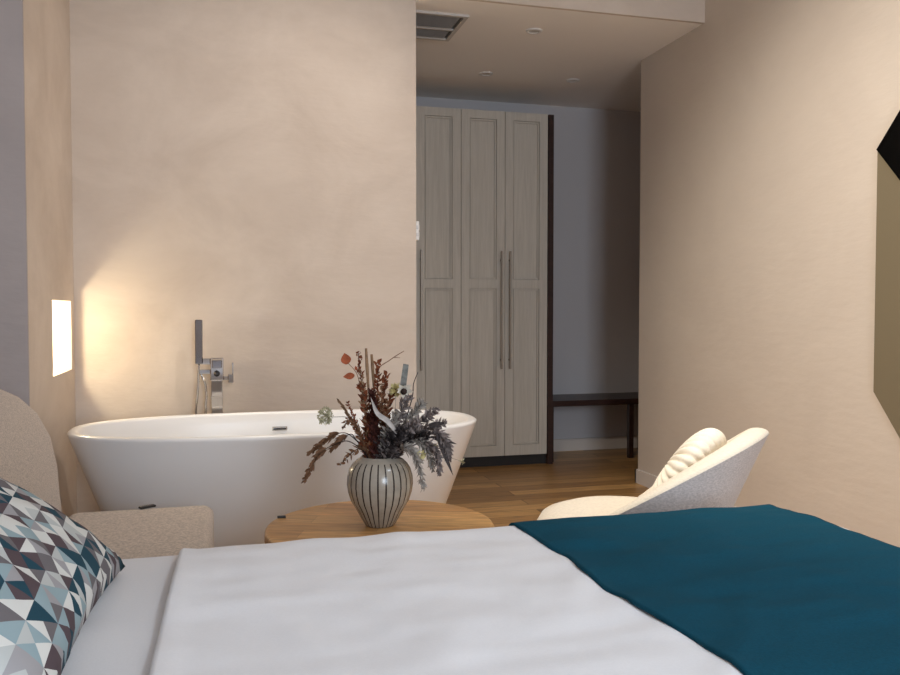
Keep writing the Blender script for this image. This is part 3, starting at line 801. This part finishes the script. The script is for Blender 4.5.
# 7 grey feathery foliage
for px, py, y, lab, mt, n, ln in ((408, 398, .0, 'upright grey feathery sprig below the white bloom', 'grey', 90, .03), (423, 404, .02, 'pale grey feathery sprig rising at the top right of the bouquet', 'palegrey', 80, .03), (436, 413, .03, 'grey feathery sprig pointing up to the right', 'grey', 80, .03), (444, 424, -.01, 'grey feathery sprig at the far right edge of the bouquet', 'grey', 80, .028), (398, 412, -.05, 'soft grey sprig in the front middle of the bouquet', 'palegrey', 70, .024), (418, 420, -.06, 'full grey feathery sprig in the front right of the bouquet', 'grey', 100, .03), (405, 428, -.06, 'dark grey sprig low in the middle of the bouquet', 'greydark', 110, .03), (428, 434, -.05, 'dark grey sprig low at the right of the bouquet', 'greydark', 100, .03), (394, 437, -.04, 'charcoal sprig just above the vase mouth', 'greydark', 100, .03)):
    plume('grey_foliage', lab, 'dried flower', [B((px-380)*.0003), NK((px-380)*.0005, y*.4), P3(380+(px-380)*.55, 440-(440-py)*.25, y*.8), P3(px, py, y*1.2)], M[mt], n, ln, .007, .3, .85, M['greydark'], 'foliage', .6, .0016)
# 8 flat blue-grey strip
t = stem_thing('strip_leaf', 'flat blue grey strip leaf standing above the white bloom', 'dried flower')
add_stem(t, [B(.01), NK(.015, .01), P3(398, 430, .02), P3(403, 392, .02)], .0014, M['grey'])
bm = bmesh.new(); polyprism(bm, [P3(399, 393, .02), P3(405.5, 393, .02), P3(408.5, 367, .025), P3(403, 366, .025)], Vector((0, .0012, 0))); link('leaf', bm, M['bluegrey'], t)
# 9 white bloom with dark centre
t = stem_thing('white_bloom', 'small off white bloom with dark centre near the top right', 'dried flower')
add_stem(t, [B(.01), NK(.02, -.01), P3(400, 425, -.03), P3(405, 395, -.03)], .0014, M['grey'])
bm = bmesh.new()
for k in range(9):
    a = 2*PI*k/9; leaf(bm, P3(405, 390.5, -.035), (math.cos(a)+random.uniform(-.3, .3), -.35, math.sin(a)*.75+random.uniform(-.3, .3)), random.uniform(.018, .030), random.uniform(.009, .015), .2, .1, up=(0, -1, 0))
link('petal_ring', bm, M['offwhite'], t, True)
bm = bmesh.new(); bmesh.ops.create_icosphere(bm, subdivisions=2, radius=.0085); link('bloom_centre', bm, M['darkstem'], t, True, loc=P3(405, 391.5, -.045))
# 10 yellow blooms
for px, py, y, lab, k in ((396, 392, .02, 'pale yellow bloom behind the rust plumes', 26), (421, 452, -.07, 'pale yellow bloom tucked low at the right above the vase', 18), (434, 446, -.06, 'small pale yellow bloom near the drooping right leaves', 14)):
    t = stem_thing('yellow_bloom', lab, 'dried flower')
    add_stem(t, [B(.01), NK(.015, y*.3), P3(390+(px-390)*.5, 440, y*.6), P3(px, py, y)], .0012, M['palegrey'])
    bm = bmesh.new()
    for _ in range(k*3):
        q = rnd().normalized(); leaf(bm, P3(px, py, y)+q*.004, q, .013*k/22+.002, .006, seg=3)
    link('flower_head', bm, M['yellow'], t, True)
# 11 dark hooked twig and pointed leaves
t = stem_thing('hooked_twig', 'dark hooked twig at the upper right of the bouquet', 'dried flower')
add_stem(t, [B(.01), NK(.02), P3(404, 425, .02), P3(412, 400, .02), P3(413.5, 386, .02), P3(418, 374, .02)], .0022, M['greydark'])
for pts, lab in (([P3(428, 425, -.04), P3(438, 419, -.04), P3(447, 422, -.05)], 'dark pointed leaf jutting right at the rim of the bathtub'), ([P3(431, 436, -.04), P3(440, 438, -.05), P3(457, 443, -.05)], 'dark pointed leaf jutting right below the bathtub rim'), ([P3(436, 430, -.05), P3(446, 444, -.06), P3(453, 473, -.06)], 'long dark leaf drooping at the far right of the vase')):
    t = stem_thing('pointed_leaf', lab, 'dried flower')
    add_stem(t, [B(.01), NK(.03, -.01), P3(415, 445, -.03), pts[0]], .0014, M['greydark'])
    bm = bmesh.new(); q = bez(pts, 6)
    d0 = (q[-1]-q[0]); leaf(bm, pts[0], d0, d0.length, .013, .3, .12, up=(0, -1, .25), seg=8); link('leaf', bm, M['greydark'], t, True)
# 12 drooping pale ferns on the right
for px, py, x2, y2, y, lab, mt in ((411, 446, 424, 483, -.08, 'pale grey fern hanging in front of the vase shoulder on the right', 'palegrey'), (430, 442, 440, 470, -.07, 'grey fern drooping right of the vase', 'grey'), (420, 440, 433, 466, -.06, 'pale fern drooping between two grey ferns', 'palegrey'), (440, 434, 449, 458, -.05, 'small grey fern drooping at the outer right', 'grey')):
    plume('drooping_fern', lab, 'dried flower', [B(.01), NK(.03, y*.4), P3(px-8, py-1, y*.8), P3(px+3, py+3, y), P3((px+x2)/2+4, (py+y2)/2, y*1.1), P3(x2, y2, y*1.1)], M[mt], 70, .021, .0055, .38, .7, M['grey'], 'fronds', .8, .0014, .003)
t = stem_thing('tiny_sprig', 'tiny pale sprig reaching right past the bathtub edge', 'dried flower')
add_stem(t, [B(.01), NK(.035, -.01), P3(420, 450, -.03), P3(445, 456, -.03), P3(462, 461, -.03)], .0009, M['palegrey'])
bm = bmesh.new()
for _ in range(10): leaf(bm, P3(463, 461, -.03)+rnd()*.005, rnd(), .01, .005, seg=3)
link('flower_head', bm, M['palegreen'], t, True)

# ------------------------------------------------------------------ light
def lamp(kind, name, loc, energy, col, **k):
    l = bpy.data.lights.new(name, kind); l.energy = energy; l.color = col
    o = bpy.data.objects.new(name, l); COL.objects.link(o); o.location = loc
    for a, v in k.items():
        if a == 'rot': o.rotation_euler = v
        else: setattr(l, a, v)
    return o
# daylight through the window behind the viewpoint
lamp('AREA', 'window_daylight', ((WX0+WX1)/2-.05, YB-.11, (WZ0+WZ1)/2), 105, (.76, .87, 1), shape='RECTANGLE', size=1.15, size_y=WZ1-WZ0-.1, rot=(PI/2, 0, 0))
# niche bulb
lamp('POINT', 'niche_bulb', (XA-.10, 3.76, NZ1-.12), 7.5, (1, .87, .60), shadow_soft_size=.03)
# unseen bedroom ceiling spots, added and aimed to light each area
def spot(name, x, y, e, col=(1, .84, .66), size=100, blend=.8, tgt=None, r=.04):
    o = lamp('SPOT', name, (x, y, ZC-.02), e, col, spot_size=math.radians(size), spot_blend=blend, shadow_soft_size=r)
    if tgt is not None: o.rotation_euler = (Vector(tgt)-o.location).to_track_quat('-Z', 'Y').to_euler()
    return o
spot('bath_spot', .9, 2.8, 64, tgt=(.0, 4.0, 1.1), size=100, blend=1, col=(1, .90, .80))
spot('tub_spot', .25, 3.45, 75, size=34, blend=.9, col=(1, .94, .86))
spot('chair_spot', 1.35, 2.3, 21, size=80, blend=1, col=(1, .88, .73))
spot('wall_spot', .3, 2.15, 325, tgt=(2.43, 2.6, .7), size=88, blend=1, col=(1, .93, .83))
spot('bed_spot', 1.45, .6, 80, tgt=(.6, .95, .6), size=85, blend=1, col=(.78, .89, 1), r=.09)

w = bpy.data.worlds.new('world'); S.world = w; w.use_nodes = True
w.node_tree.nodes['Background'].inputs[0].default_value = (.75, .85, 1, 1); w.node_tree.nodes['Background'].inputs[1].default_value = .5

# ------------------------------------------------------------------ camera
cd = bpy.data.cameras.new('camera'); cam = bpy.data.objects.new('camera', cd); COL.objects.link(cam)
cd.sensor_width = 36; cd.sensor_fit = 'HORIZONTAL'; cd.lens = 36*840/900; cd.clip_start = .02
cam.location = (0, 0, 1.06)
cam.rotation_euler = (PI/2-math.atan((337.5-309)/840), 0, -YAW)
S.camera = cam
S.view_settings.view_transform = 'Standard'; S.view_settings.look = 'None'
S.view_settings.exposure = 0; S.view_settings.gamma = 1; S.view_settings.use_curve_mapping = False
S.cycles.use_denoising = True
S.cycles.max_bounces = 8; S.cycles.diffuse_bounces = 5; S.cycles.sample_clamp_indirect = 6
